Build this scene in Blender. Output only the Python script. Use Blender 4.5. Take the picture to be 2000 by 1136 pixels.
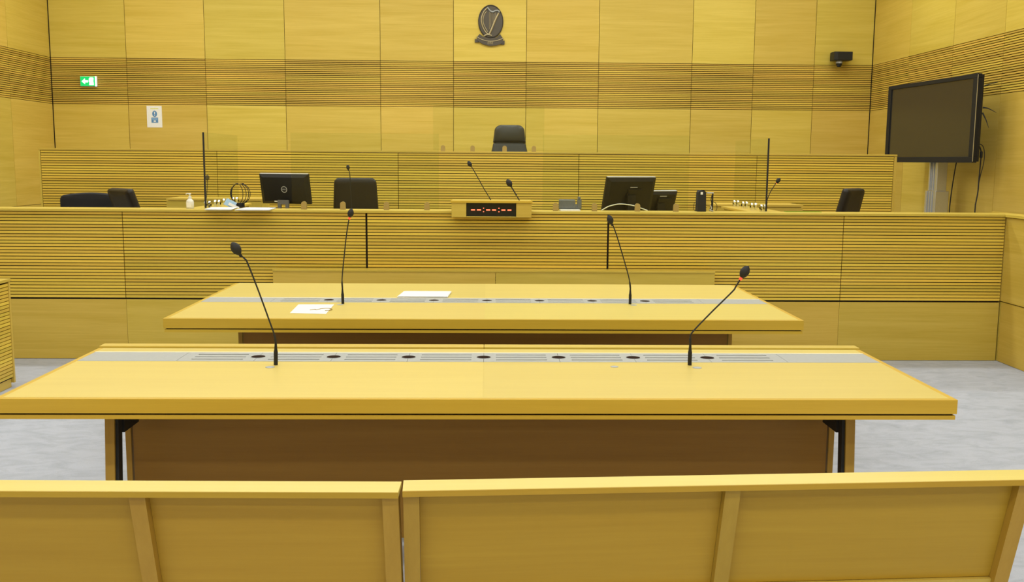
import bpy, bmesh, math, random
from mathutils import Vector, Matrix
random.seed(7)
S = bpy.context.scene
COL = S.collection
for o in list(bpy.data.objects): bpy.data.objects.remove(o)

# ------------------------------------------------------------------ camera
def make_camera():
    f, yaw, pitch, roll = 1916.9451, .0252, .1321, -.0074
    fw = Vector((math.sin(yaw)*math.cos(pitch), math.cos(yaw)*math.cos(pitch), -math.sin(pitch)))
    r0 = Vector((math.cos(yaw), -math.sin(yaw), 0)); d0 = fw.cross(r0)
    r = math.cos(roll)*r0 + math.sin(roll)*d0
    d = -math.sin(roll)*r0 + math.cos(roll)*d0
    cam = bpy.data.cameras.new('camera'); cam.sensor_width = 36.0; cam.lens = f/2000*36
    cam.clip_start = .05; cam.clip_end = 60
    o = bpy.data.objects.new('camera', cam); COL.objects.link(o)
    m = Matrix((( r.x, -d.x, -fw.x, 0), (r.y, -d.y, -fw.y, 0), (r.z, -d.z, -fw.z, 1.6), (0,0,0,1)))
    o.matrix_world = m
    S.camera = o
make_camera()

# ------------------------------------------------------------------ light
w = bpy.data.worlds.new('world'); S.world = w; w.use_nodes = True
w.node_tree.nodes['Background'].inputs[0].default_value = (1, .97, .92, 1)
w.node_tree.nodes['Background'].inputs[1].default_value = .05
CEIL = 4.9
def strip_light(y, power, x0=-5.5, x1=4.9, wid=.28, col=(.99, 1, .95)):
    l = bpy.data.lights.new('ceiling_light', 'AREA'); l.shape = 'RECTANGLE'
    l.size = x1-x0; l.size_y = wid; l.energy = power; l.color = col
    o = bpy.data.objects.new('ceiling_light', l); COL.objects.link(o)
    o.location = ((x0+x1)/2, y, CEIL-.04)
for y, p in ((-8.2, 150), (-3.2, 150), (-1.0, 180), (1.6, 85), (3.9, 85), (6.2, 110), (8.6, 140), (11.0, 190)):
    strip_light(y, p)
vs = S.view_settings
vs.view_transform = 'Standard'; vs.look = 'None'; vs.gamma = 1.0; vs.exposure = 0.0
vs.use_curve_mapping = False

# ------------------------------------------------------------------ materials
def new_mat(name):
    m = bpy.data.materials.new(name); m.use_nodes = True
    nt = m.node_tree; b = nt.nodes['Principled BSDF']
    return m, nt, b
def N(nt, t, **kw):
    n = nt.nodes.new(t)
    for k, v in kw.items(): setattr(n, k, v)
    return n
def plain(name, col, rough=.5, metal=0, spec=.5, emit=None, estr=0, grain=0):
    m, nt, b = new_mat(name)
    b.inputs['Base Color'].default_value = (*col, 1)
    b.inputs['Roughness'].default_value = rough
    b.inputs['Metallic'].default_value = metal
    b.inputs['Specular IOR Level'].default_value = spec
    if emit:
        b.inputs['Emission Color'].default_value = (*emit, 1); b.inputs['Emission Strength'].default_value = estr
    else:
        tc = N(nt, 'ShaderNodeTexCoord'); no = N(nt, 'ShaderNodeTexNoise')
        no.inputs['Scale'].default_value = 60 if not grain else grain; no.inputs['Detail'].default_value = 3
        nt.links.new(tc.outputs['Object'], no.inputs['Vector'])
        mr = N(nt, 'ShaderNodeMapRange'); mr.inputs[3].default_value = .93; mr.inputs[4].default_value = 1.07
        nt.links.new(no.outputs['Fac'], mr.inputs[0])
        mx = N(nt, 'ShaderNodeVectorMath', operation='SCALE'); mx.inputs[0].default_value = col
        nt.links.new(mr.outputs[0], mx.inputs['Scale']); nt.links.new(mx.outputs[0], b.inputs['Base Color'])
    return m
def wood(name, axis, light, dark, rough=.42, vary=.16, hue=.012, streak=1.0, spec=.35):
    """oak: streaks along one local axis, tone differs from piece to piece"""
    m, nt, b = new_mat(name); L = nt.links.new
    tc = N(nt, 'ShaderNodeTexCoord'); oi = N(nt, 'ShaderNodeObjectInfo')
    off = N(nt, 'ShaderNodeVectorMath', operation='SCALE'); off.inputs[0].default_value = (31.7, 17.3, 47.1)
    L(oi.outputs['Random'], off.inputs['Scale'])
    add = N(nt, 'ShaderNodeVectorMath', operation='ADD'); L(tc.outputs['Object'], add.inputs[0]); L(off.outputs[0], add.inputs[1])
    def noise(along, across, detail, dist=0):
        mp = N(nt, 'ShaderNodeVectorMath', operation='MULTIPLY')
        s = [across]*3; s[axis] = along; mp.inputs[1].default_value = s
        L(add.outputs[0], mp.inputs[0])
        n = N(nt, 'ShaderNodeTexNoise'); n.inputs['Scale'].default_value = 1
        n.inputs['Detail'].default_value = detail; n.inputs['Distortion'].default_value = dist
        L(mp.outputs[0], n.inputs['Vector']); return n.outputs['Fac']
    n1 = noise(.45, 9, 4, 1.2); n2 = noise(2.2, 75, 4, .3); n3 = noise(14, 420, 2)
    def mad(a, k, c):
        q = N(nt, 'ShaderNodeMath', operation='MULTIPLY_ADD'); L(a, q.inputs[0]); q.inputs[1].default_value = k
        if isinstance(c, float): q.inputs[2].default_value = c
        else: L(c, q.inputs[2])
        return q.outputs[0]
    t = mad(n1, .95*streak, .5-.475*streak-.25*streak-.12*streak); t = mad(n2, .5*streak, t); t = mad(n3, .24*streak, t)
    mix = N(nt, 'ShaderNodeMix', data_type='RGBA'); mix.inputs[6].default_value = (*dark, 1); mix.inputs[7].default_value = (*light, 1)
    L(t, mix.inputs[0])
    hsv = N(nt, 'ShaderNodeHueSaturation')
    r2 = N(nt, 'ShaderNodeMath', operation='MULTIPLY'); L(oi.outputs['Random'], r2.inputs[0]); r2.inputs[1].default_value = 13.37
    fr = N(nt, 'ShaderNodeMath', operation='FRACT'); L(r2.outputs[0], fr.inputs[0])
    L(mad(oi.outputs['Random'], 2*vary, 1-vary), hsv.inputs['Value'])
    L(mad(fr.outputs[0], 2*hue, .5-hue), hsv.inputs['Hue'])
    L(mix.outputs[2], hsv.inputs['Color'])
    L(hsv.outputs[0], b.inputs['Base Color'])
    b.inputs['Roughness'].default_value = rough; b.inputs['Specular IOR Level'].default_value = spec
    bp = N(nt, 'ShaderNodeBump'); bp.inputs['Strength'].default_value = .04; bp.inputs['Distance'].default_value = .002
    L(n2, bp.inputs['Height']); L(bp.outputs[0], b.inputs['Normal'])
    return m
OL, OD = (.70, .530, .115), (.52, .368, .042)
WX = wood('oak_x', 0, OL, OD, vary=.05, hue=.006)
WY = wood('oak_y', 1, OL, OD, vary=.05, hue=.006)
WZ = wood('oak_z', 2, OL, OD, vary=.06, hue=.008)
PX = wood('oak_panel_x', 0, OL, OD, vary=.07, hue=.008, rough=.5, streak=1.25)
PY = wood('oak_panel_y', 1, OL, OD, vary=.07, hue=.008, rough=.5, streak=1.25)
SL_L, SL_D = (.84, .62, .105), (.64, .44, .05)
SX = wood('oak_slat_x', 0, SL_L, SL_D, vary=.15, hue=.006, rough=.45)
SY = wood('oak_slat_y', 1, SL_L, SL_D, vary=.15, hue=.006, rough=.45)
BSX = wood('oak_band_x', 0, (.70, .49, .085), (.50, .33, .045), vary=.16, hue=.007, rough=.5)
BSY = wood('oak_band_y', 1, (.70, .49, .085), (.50, .33, .045), vary=.16, hue=.007, rough=.5)
TX = wood('oak_lit_top_x', 0, (.73, .61, .185), (.63, .50, .135), vary=.03, hue=.004, rough=.35, streak=.7)  # top faces: their bright, clipped light is put into this paler oak
HX = wood('oak_lipping_x', 0, (.68, .465, .052), (.53, .335, .028), vary=.05, hue=.006, rough=.4)
HY = wood('oak_lipping_y', 1, (.68, .465, .052), (.53, .335, .028), vary=.05, hue=.006, rough=.4)
HZ = wood('oak_lipping_z', 2, (.50, .32, .048), (.38, .225, .026), vary=.05, hue=.006, rough=.45)
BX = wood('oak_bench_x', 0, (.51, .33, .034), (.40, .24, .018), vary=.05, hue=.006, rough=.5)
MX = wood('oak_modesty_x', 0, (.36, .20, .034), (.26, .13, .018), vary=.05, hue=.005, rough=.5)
DK = plain('shadow_backing', (.012, .007, .003), .9)
BLK = plain('black_plastic', (.014, .014, .015), .42, spec=.3)
BLM = plain('black_matt', (.013, .013, .014), .7)
FAB = plain('black_fabric', (.016, .017, .022), .9, grain=400)
LEA = plain('black_leather', (.035, .038, .042), .34, grain=250)
LEB = plain('brown_black_leather', (.020, .017, .015), .42, spec=.3, grain=250)
CHR = plain('chrome', (.8, .8, .8), .12, 1)
ALU = plain('aluminium', (.62, .64, .67), .35, .85)
STEEL = plain('brushed_steel', (.40, .425, .44), .5, .35)
NIK = plain('nickel_oak_reflection', (.40, .30, .11), .5, .4)  # satin nickel clamps; the oak's reflection is put into the colour
GREY = plain('grey_plastic', (.14, .145, .155), .45)
LGREY = plain('light_grey_plastic', (.45, .46, .47), .4)
WHT = plain('white_paper', (.86, .86, .84), .6)
WPL = plain('white_plastic', (.80, .80, .76), .35)
CRM = plain('cream_strip', (.85, .80, .62), .5)
BLU = plain('blue_print', (.10, .26, .52), .5)
LBL = plain('light_blue_print', (.35, .55, .80), .5)
YEL = plain('yellow_print', (.72, .72, .10), .5)
BRZ = plain('dark_bronze', (.085, .075, .06), .42, .55, grain=90)
BRG = plain('grey_bronze', (.24, .25, .24), .4, .4, grain=90)
BRL = plain('worn_bronze', (.36, .30, .17), .4, .55, grain=90)
SCR = plain('tv_glass', (.035, .030, .022), .22, spec=.6)
BEZ = plain('bezel_black', (.012, .013, .016), .55, spec=.25)
GLO = plain('gloss_black', (.010, .012, .015), .15)
LEDR = plain('red_led', (.9, .1, .05), .4, emit=(1, .05, .03), estr=1.1)
LEDD = plain('red_display', (.9, .1, .05), .4, emit=(1, .20, .09), estr=1.5)
GRN = plain('green_lit', (0, .5, .15), .4, emit=(.0, .50, .10), estr=.8)
WLIT = plain('white_lit', (1, 1, 1), .4, emit=(.85, 1, .9), estr=1.5)
DARKHOLE = plain('hole_dark', (.022, .010, .006), .95, spec=.1)  # darkness inside the cable holes, given as a colour
CEILM = plain('ceiling_white', (.75, .74, .70), .8)
def glass_mat(name, tint, edge=False):
    m = bpy.data.materials.new(name); m.use_nodes = True; nt = m.node_tree; nt.nodes.clear(); L = nt.links.new
    out = N(nt, 'ShaderNodeOutputMaterial'); tr = N(nt, 'ShaderNodeBsdfTransparent'); gl = N(nt, 'ShaderNodeBsdfGlossy')
    gl.inputs['Roughness'].default_value = .03; tr.inputs[0].default_value = (*tint, 1)
    ge = N(nt, 'ShaderNodeNewGeometry'); dt = N(nt, 'ShaderNodeVectorMath', operation='DOT_PRODUCT')
    L(ge.outputs['Incoming'], dt.inputs[0]); L(ge.outputs['Normal'], dt.inputs[1])
    def mth(op, a, k=None):
        q = N(nt, 'ShaderNodeMath', operation=op); 
        if isinstance(a, float): q.inputs[0].default_value = a; L(k, q.inputs[1])
        else:
            L(a, q.inputs[0])
            if k is not None: q.inputs[1].default_value = k
        return q.outputs[0]
    fz = mth('ADD', mth('MULTIPLY', mth('POWER', mth('SUBTRACT', 1.0, mth('ABSOLUTE', dt.outputs['Value'])), 5.0), .5), .02)
    mx = N(nt, 'ShaderNodeMixShader'); L(fz, mx.inputs[0]); L(tr.outputs[0], mx.inputs[1]); L(gl.outputs[0], mx.inputs[2])
    L(mx.outputs[0], out.inputs[0]); return m
GLA = glass_mat('clear_acrylic', (.955, .975, .945))
GLG = glass_mat('green_edge_acrylic', (.70, .93, .70))
def carpet_mat():
    m, nt, b = new_mat('blue_grey_carpet'); L = nt.links.new
    tc = N(nt, 'ShaderNodeTexCoord')
    rot = N(nt, 'ShaderNodeMapping'); rot.inputs['Rotation'].default_value = (0, 0, .5); rot.inputs['Scale'].default_value = (4, 8, 1)
    L(tc.outputs['Object'], rot.inputs['Vector'])
    a = N(nt, 'ShaderNodeTexNoise'); a.inputs['Scale'].default_value = 1.3; a.inputs['Detail'].default_value = 6; a.inputs['Roughness'].default_value = .65; a.inputs['Distortion'].default_value = 1.0
    L(rot.outputs[0], a.inputs['Vector'])
    c = N(nt, 'ShaderNodeTexNoise'); c.inputs['Scale'].default_value = 260; c.inputs['Detail'].default_value = 2
    L(tc.outputs['Object'], c.inputs['Vector'])
    ramp = N(nt, 'ShaderNodeValToRGB'); ramp.color_ramp.elements[0].position = .30; ramp.color_ramp.elements[1].position = .58
    ramp.color_ramp.elements[0].color = (.375, .408, .495, 1); ramp.color_ramp.elements[1].color = (.465, .50, .605, 1)
    L(a.outputs['Fac'], ramp.inputs[0])
    mr = N(nt, 'ShaderNodeMapRange'); mr.inputs[3].default_value = .85; mr.inputs[4].default_value = 1.15; L(c.outputs['Fac'], mr.inputs[0])
    sc = N(nt, 'ShaderNodeVectorMath', operation='SCALE'); L(ramp.outputs[0], sc.inputs[0]); L(mr.outputs[0], sc.inputs['Scale'])
    L(sc.outputs[0], b.inputs['Base Color']); b.inputs['Roughness'].default_value = .95; b.inputs['Specular IOR Level'].default_value = .1
    bp = N(nt, 'ShaderNodeBump'); bp.inputs['Strength'].default_value = .3; bp.inputs['Distance'].default_value = .004
    L(c.outputs['Fac'], bp.inputs['Height']); L(bp.outputs[0], b.inputs['Normal'])
    return m
CARPET = carpet_mat()

# ------------------------------------------------------------------ builders
def tag(o, label=None, cat=None, group=None, kind=None):
    if label: o['label'] = label
    if cat: o['category'] = cat
    if group: o['group'] = group
    if kind: o['kind'] = kind
    return o
ORG = {}
def org(p):
    return ORG.get(p.name, Vector((0, 0, 0))) if p else Vector((0, 0, 0))
def thing(name, label, cat, loc=(0, 0, 0), rotz=0, group=None):
    o = bpy.data.objects.new(name, None); COL.objects.link(o)
    o.empty_display_size = .1
    o.location = loc; o.rotation_euler = (0, 0, rotz); tag(o, label, cat, group)
    ORG[o.name] = Vector(loc) if rotz == 0 else Vector((0, 0, 0))
    return o
def link(name, me, mat, parent=None, loc=(0, 0, 0), rot=(0, 0, 0)):
    o = bpy.data.objects.new(name, me); COL.objects.link(o)
    if mat is not None and not me.materials: me.materials.append(mat)
    L = Vector(loc)
    if parent:
        o.parent = parent; L = L - org(parent)
    o.location = L; o.rotation_euler = rot
    ORG[o.name] = Vector(loc) if tuple(rot) == (0, 0, 0) else Vector(loc)
    return o
CACHE = {}
def box_mesh(sx, sy, sz, mat, bev=0):
    k = (round(sx, 5), round(sy, 5), round(sz, 5), mat.name, bev)
    if k in CACHE: return CACHE[k]
    bm = bmesh.new(); bmesh.ops.create_cube(bm, size=1)
    bmesh.ops.scale(bm, vec=(sx, sy, sz), verts=bm.verts)
    if bev: bmesh.ops.bevel(bm, geom=list(bm.edges), offset=bev, segments=2, affect='EDGES', profile=.5)
    me = bpy.data.meshes.new('box'); bm.to_mesh(me); bm.free(); me.materials.append(mat); CACHE[k] = me
    return me
def box(name, x0, x1, y0, y1, z0, z1, mat, parent=None, bev=0, rot=(0, 0, 0)):
    me = box_mesh(x1-x0, y1-y0, z1-z0, mat, bev)
    return link(name, me, None, parent, ((x0+x1)/2, (y0+y1)/2, (z0+z1)/2), rot)
def fin(bm, name, mat, parent=None, loc=(0, 0, 0), rot=(0, 0, 0), smooth=True):
    bmesh.ops.recalc_face_normals(bm, faces=bm.faces)
    me = bpy.data.meshes.new(name); bm.to_mesh(me); bm.free()
    if smooth:
        for p in me.polygons: p.use_smooth = True
        try: me.set_sharp_from_angle(angle=math.radians(40))
        except Exception: pass
    return link(name, me, mat, parent, loc, rot)
def bx(bm, x0, x1, y0, y1, z0, z1, M=None):
    g = bmesh.ops.create_cube(bm, size=1)['verts']
    bmesh.ops.scale(bm, vec=(x1-x0, y1-y0, z1-z0), verts=g)
    bmesh.ops.translate(bm, vec=((x0+x1)/2, (y0+y1)/2, (z0+z1)/2), verts=g)
    if M is not None: bmesh.ops.transform(bm, matrix=M, verts=g)
def lathe(bm, prof, n=20, M=None, cap=True):
    """prof: list of (r, z)"""
    rings = []
    for r, z in prof:
        ring = []
        for i in range(n):
            a = 2*math.pi*i/n; v = Vector((r*math.cos(a), r*math.sin(a), z))
            ring.append(bm.verts.new(M @ v if M else v))
        rings.append(ring)
    for a, b in zip(rings, rings[1:]):
        for i in range(n): bm.faces.new((a[i], a[(i+1) % n], b[(i+1) % n], b[i]))
    if cap:
        bm.faces.new(rings[0][::-1]); bm.faces.new(rings[-1])
def spline(pts, sub=6):
    out = []; P = [Vector(p) for p in pts]
    for i in range(len(P)-1):
        p0 = P[max(i-1, 0)]; p1 = P[i]; p2 = P[i+1]; p3 = P[min(i+2, len(P)-1)]
        for k in range(sub):
            t = k/sub
            out.append(.5*((2*p1)+(-p0+p2)*t+(2*p0-5*p1+4*p2-p3)*t*t+(-p0+3*p1-3*p2+p3)*t**3))
    out.append(P[-1]); return out
def tube(bm, pts, rad, n=8, closed=False):
    pts = [Vector(p) for p in pts]; m = len(pts)
    rings = []; up = Vector((.13, .97, .21)).normalized()
    for i, p in enumerate(pts):
        if closed: d = pts[(i+1) % m]-pts[i-1]
        else: d = pts[min(i+1, m-1)]-pts[max(i-1, 0)]
        d.normalize(); u = (up-d*up.dot(d)).normalized(); v = d.cross(u)
        r = rad[i] if isinstance(rad, (list, tuple)) else rad
        rings.append([bm.verts.new(p+r*(math.cos(2*math.pi*k/n)*u+math.sin(2*math.pi*k/n)*v)) for k in range(n)])
    for i in range(m if closed else m-1):
        a, b = rings[i], rings[(i+1) % m]
        for k in range(n): bm.faces.new((a[k], a[(k+1) % n], b[(k+1) % n], b[k]))
    if not closed:
        bm.faces.new(rings[0][::-1]); bm.faces.new(rings[-1])
def prism(bm, poly, y0, y1, M=None):
    """poly in (x, z), extruded along y"""
    a = [bm.verts.new((M @ Vector((x, y0, z))) if M else (x, y0, z)) for x, z in poly]
    b = [bm.verts.new((M @ Vector((x, y1, z))) if M else (x, y1, z)) for x, z in poly]
    n = len(poly); bm.faces.new(a); bm.faces.new(b[::-1])
    for i in range(n): bm.faces.new((a[i], b[i], b[(i+1) % n], a[(i+1) % n]))
def round_poly(w0, w1, z0, z1, r, n=6, arch=0):
    """trapezoid, w0 wide at z0 and w1 wide at z1, rounded top corners"""
    pts = [(-w0/2, z0), (w0/2, z0)]
    cx, cz = w1/2-r, z1-r
    for i in range(n+1):
        a = math.pi/2*i/n; pts.append((cx+r*math.cos(a), cz+r*math.sin(a)-0))
    if arch:
        for i in range(1, 8):
            t = i/8; pts.append((cx-2*cx*t, z1+arch*4*t*(1-t)))
    for i in range(n+1):
        a = math.pi/2*(1+i/n); pts.append((-cx+r*math.cos(a), cz+r*math.sin(a)))
    return pts
def cushion(bm, poly, thick, bulge=.35, curve=0, M=None):
    """soft slab: outline poly in (x, z), thickness along y, rounded edges"""
    cx = sum(p[0] for p in poly)/len(poly); cz = sum(p[1] for p in poly)/len(poly)
    wx = max(abs(p[0]-cx) for p in poly)
    prof = [(0, -1.0), (.55, -.95), (.86, -.8), (.96, -.5), (1, 0), (.96, .5), (.86, .8), (.55, .95), (0, 1.0)]
    rings = []
    for s, t in prof:
        ring = []
        for x, z in (poly if s > 0 else [(cx, cz)]):
            X = cx+(x-cx)*s; Z = cz+(z-cz)*s
            v = Vector((X, t*thick/2+curve*((X-cx)/wx)**2, Z)); ring.append(bm.verts.new(M @ v if M else v))
        rings.append(ring)
    for a, b in zip(rings, rings[1:]):
        n = max(len(a), len(b))
        for i in range(n):
            if len(a) == 1: bm.faces.new((a[0], b[i], b[(i+1) % n]))
            elif len(b) == 1: bm.faces.new((a[i], b[0], a[(i+1) % n]))
            else: bm.faces.new((a[i], b[i], b[(i+1) % n], a[(i+1) % n]))
def text_mesh(bm_name, s, size, depth, mat, parent, loc, rot):
    c = bpy.data.curves.new(bm_name, 'FONT'); c.body = s; c.size = size; c.extrude = depth; c.align_x = 'CENTER'; c.align_y = 'CENTER'
    t = bpy.data.objects.new(bm_name, c); COL.objects.link(t)
    dg = bpy.context.evaluated_depsgraph_get(); me = bpy.data.meshes.new_from_object(t.evaluated_get(dg))
    bpy.data.objects.remove(t); me.materials.clear(); me.materials.append(mat)
    return link(bm_name, me, None, parent, loc, rot)

# ------------------------------------------------------------------ the room
XL, XR, YW, YB = -5.6246, 5.0338, 13.0247, -9.0
ZT, ZB = 2.8669, 2.2851            # slatted band on the walls
fl = box('floor', XL-.1, XR+.1, YB-.1, YW+.1, -.06, 0, CARPET); tag(fl, kind='structure')
ce = box('ceiling', XL-.1, XR+.1, YB-.1, YW+.1, CEIL, CEIL+.06, CEILM); tag(ce, kind='structure')
wb = box('wall_back', XL-.1, XR+.1, YW+.016, YW+.1, 0, CEIL, DK); tag(wb, kind='structure')
wl = box('wall_left', XL-.1, XL-.016, YB, YW, 0, CEIL, DK); tag(wl, kind='structure')
wr = box('wall_right', XR+.016, XR+.1, YB, YW, 0, CEIL, DK); tag(wr, kind='structure')
wf = box('wall_front', XL-.1, XR+.1, YB-.1, YB, 0, CEIL, PX); tag(wf, kind='structure')
G = .003
NB = 24; PB = (ZT-ZB)/NB
xs = [XL+.006, -4.6569, -3.6494, -2.6255, -1.3992, -.453, .4918, 1.4364, 2.6562, 3.4645, 4.2632, XR-.006]
for a, b in zip(xs, xs[1:]):
    box('panel', a+G, b-G, YW, YW+.016, ZT+G, 3.88, PX, wb)
    box('panel', a+G, b-G, YW, YW+.016, 3.886, CEIL, PX, wb)
    box('panel', a+G, b-G, YW, YW+.016, 0, ZB-G, PX, wb)
    for k in range(NB):
        z0 = ZB+k*PB
        box('slat', a+G, b-G, YW, YW+.014, z0+.0040, z0+PB-.0040, BSX, wb)
def side_wall(parent, xf, xb, ys, low):
    """panelled side wall, face at xf, boards back to xb"""
    x0, x1 = min(xf, xb), max(xf, xb)
    for i, (a, b) in enumerate(zip(ys, ys[1:])):
        box('panel', x0, x1, b+G, a-G, ZT+G, 3.88, PY, parent)
        box('panel', x0, x1, b+G, a-G, 3.886, CEIL, PY, parent)
        if low:
            box('panel', x0, x1, b+G, a-G, low+G, ZB-G, PY, parent)
            box('panel', x0, x1, b+G, a-G, 0, low-G, PY, parent)
        else: box('panel', x0, x1, b+G, a-G, 0, ZB-G, PY, parent)
        for k in range(NB):
            z0 = ZB+k*PB
            box('slat', x0, x1, b+G, a-G, z0+.0040, z0+PB-.0040, BSY, parent)
side_wall(wr, XR, XR+.016, [YW-.006, 11.89, 10.77, 9.70, 8.6, 7.5, 3.5, -.5, YB], 0)
side_wall(wl, XL, XL-.016, [YW-.006, 11.90, 10.80, 9.70, 5.5, .5, YB], 1.013)
pf = box('raised_platform', XL, XR, 8.1, 9.98, 0, .33, CARPET); tag(pf, kind='structure')
ds = box('dais', XL, XR, 10.12, YW, 0, .72, CARPET); tag(ds, kind='structure')

# ------------------------------------------------------------------ front bar
YF = 7.8086; ZFT, ZFB = 1.1786, .4939; NF = 27; PF = (ZFT-ZFB)/NF
fb = thing('front_bar', 'long oak slatted bar with plain plinth across the court behind both desks', 'partition', (0, YF+.05, 0))
box('core', XL, 4.16, YF+.016, YF+.075, .0, ZFT, DK, fb)
xf = [XL+.01, -2.8766, -.9616, .9613, 2.8547, 4.1686]
for i, (a, b) in enumerate(zip(xf, xf[1:])):
    gl = .008 if i in (2, 3) else G; gr = .008 if i in (1, 2) else G
    for k in range(NF):
        z0 = ZFB+k*PF
        box('slat', a+gl, b-gr, YF, YF+.014, z0+.0031, z0+PF-.0031, SX, fb)
    box('plinth_panel', a+.001, b-.001, YF+.006, YF+.018, .003, ZFB-.012, PX, fb)
box('back_board', XL, 4.16, YF+.076, YF+.094, .335, ZFT-.003, PX, fb)
box('bar_top', XL, 4.30, YF-.020, 8.05, ZFT+.002, 1.20, WX, fb, .002)
# low boxed panel under the centre of the bar
cb = thing('boxed_panel', 'plain low oak box panel fixed below the slats behind the rear desk', 'panel', (.06, 7.72, 0))
box('board', -1.677, .0615, 7.665, 7.69, .004, .728, PX, cb)
box('board', .0645, 1.795, 7.665, 7.69, .004, .728, PX, cb)
box('top_board', -1.679, 1.797, 7.66, YF-.003, .729, .742, WX, cb)
box('end_board', -1.677, -1.655, 7.69, YF-.003, .004, .728, PY, cb)
box('end_board', 1.773, 1.795, 7.69, YF-.003, .004, .728, PY, cb)

# side half wall on the right
hw = thing('half_wall', 'plain oak half wall running forward from the right end of the slatted bar', 'partition', (4.23, 5.6, 0))
yy = [8.30, 7.802, 6.2, 4.6, 3.0]
for a, b in zip(yy, yy[1:]):
    box('panel', 4.172, 4.19, b+.001, a-.001, ZFB+.004, ZFT-.004, PY, hw)
    box('plinth_panel', 4.178, 4.19, b+.001, a-.001, .003, ZFB-.004, PY, hw)
box('core', 4.191, 4.27, 3.0, 8.30, .003, ZFT-.002, DK, hw)
box('outer_board', 4.271, 4.285, 3.0, 8.30, .003, ZFT-.002, PY, hw)
box('top_rail', 4.305, 4.32, 3.0, 8.30, ZFT-.002, 1.20, WY, hw)
box('top_rail', 4.15, 4.30, 3.0, YF-.024, ZFT, 1.20, WY, hw, .002)

# low slatted partition on the left
lp = thing('low_partition', 'low slatted oak partition at the left edge of the carpet', 'partition', (-3.35, 5.0, 0))
ZL = .763
box('core', -3.385, -3.335, 3.0, 6.83, .06, ZL-.022, DK, lp)
box('end_board', -3.39, -3.318, 6.83, 6.85, .03, ZL-.022, WZ, lp)
npl = 27; ppl = (ZL-.03-.07)/npl
for k in range(npl):
    z0 = .07+k*ppl
    box('slat', -3.335, -3.322, 3.0, 6.828, z0+.0027, z0+ppl-.0027, SY, lp)
box('plinth', -3.38, -3.335, 3.0, 6.82, .002, .06, WY, lp)
box('top_rail', -3.40, -3.312, 3.0, 6.853, ZL-.02, ZL, WY, lp, .002)

# ------------------------------------------------------------------ judge bench
YR, ZR = 10.034, 1.6686; NR = 26; PR = .02536
jb = thing('judge_bench', 'high oak slatted bench front before the back wall, below the emblem', 'bench', (0, YR+.05, .335))
xr = [-4.4814, -2.727, -.9087, .9229, 2.742, 4.1534]
for i, (a, b) in enumerate(zip(xr, xr[1:])):
    for k in range(NR):
        z1 = ZR-k*PR
        box('slat', a+G, b-G, YR, YR+.014, z1-PR+.0031, z1-.0031, SX, jb)
    box('plinth_panel', a+.001, b-.001, YR+.004, YR+.016, .335, ZR-NR*PR-.004, PX, jb)
box('core', -4.48, 4.15, YR+.0165, YR+.06, .335, ZR, DK, jb)
box('end_post', -4.4985, -4.483, YR-.002, YR+.08, .335, ZR, WZ, jb)
box('end_post', 4.155, 4.182, YR-.002, YR+.08, .335, ZR, WZ, jb)
box('bench_top', -4.50, 4.184, YR-.006, YR+.50, ZR+.002, ZR+.020, WX, jb, .002)
box('back_board', -4.48, 4.15, YR+.061, YR+.08, .74, ZR, PX, jb)

# two wooden units before the judge bench
for nm, x0, x1, zt, lab in (('side_unit', -3.009, -2.127, 1.226, 'plain oak cabinet before the judge bench, left of the monitor with round logo'),
                        ('side_unit', 2.16, 2.998, 1.201, 'plain oak cabinet before the judge bench, right of the black speaker')):
    u = thing(nm, lab, 'cabinet', ((x0+x1)/2, 9.5, .332), group='oak cabinets before the judge bench')
    box('body', x0+.01, x1-.01, 9.312, 9.70, .335, zt-.022, PX, u)
    box('front_panel', x0, x1, 9.30, 9.311, .335, zt-.026, PX, u)
    box('cabinet_top', x0-.002, x1+.002, 9.296, 9.705, zt-.02, zt, WX, u)

# inner work desk behind the front bar, hidden below the bar top
wd = thing('clerk_desk', 'oak clerk worktop behind the slatted bar carrying the computers', 'desk', (0, 8.45, .335))
box('worktop', -2.12, 2.12, 8.07, 8.74, 1.06, 1.09, WX, wd)
for x in (-2.10, -.7, .7, 2.07): box('support', x, x+.03, 8.12, 8.70, .335, 1.058, PY, wd)
# side counters that carry the side screens
for s, lab in ((-1, 'oak counter running back from the bar under the left glass screen'), (1, 'oak counter running back from the bar under the right glass screen')):
    c = thing('side_counter', lab, 'counter', (s*2.27, 8.5, .335), group='side counters')
    x0, x1 = (2.14, 2.42) if s > 0 else (-2.42, -2.14)
    box('counter_top', x0, x1, 8.052, 8.98, ZFT+.002, 1.20, WY, c, .002)
    box('counter_side', x0+.02, x1-.02, 8.10, 8.95, .335, ZFT, PY, c)

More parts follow.
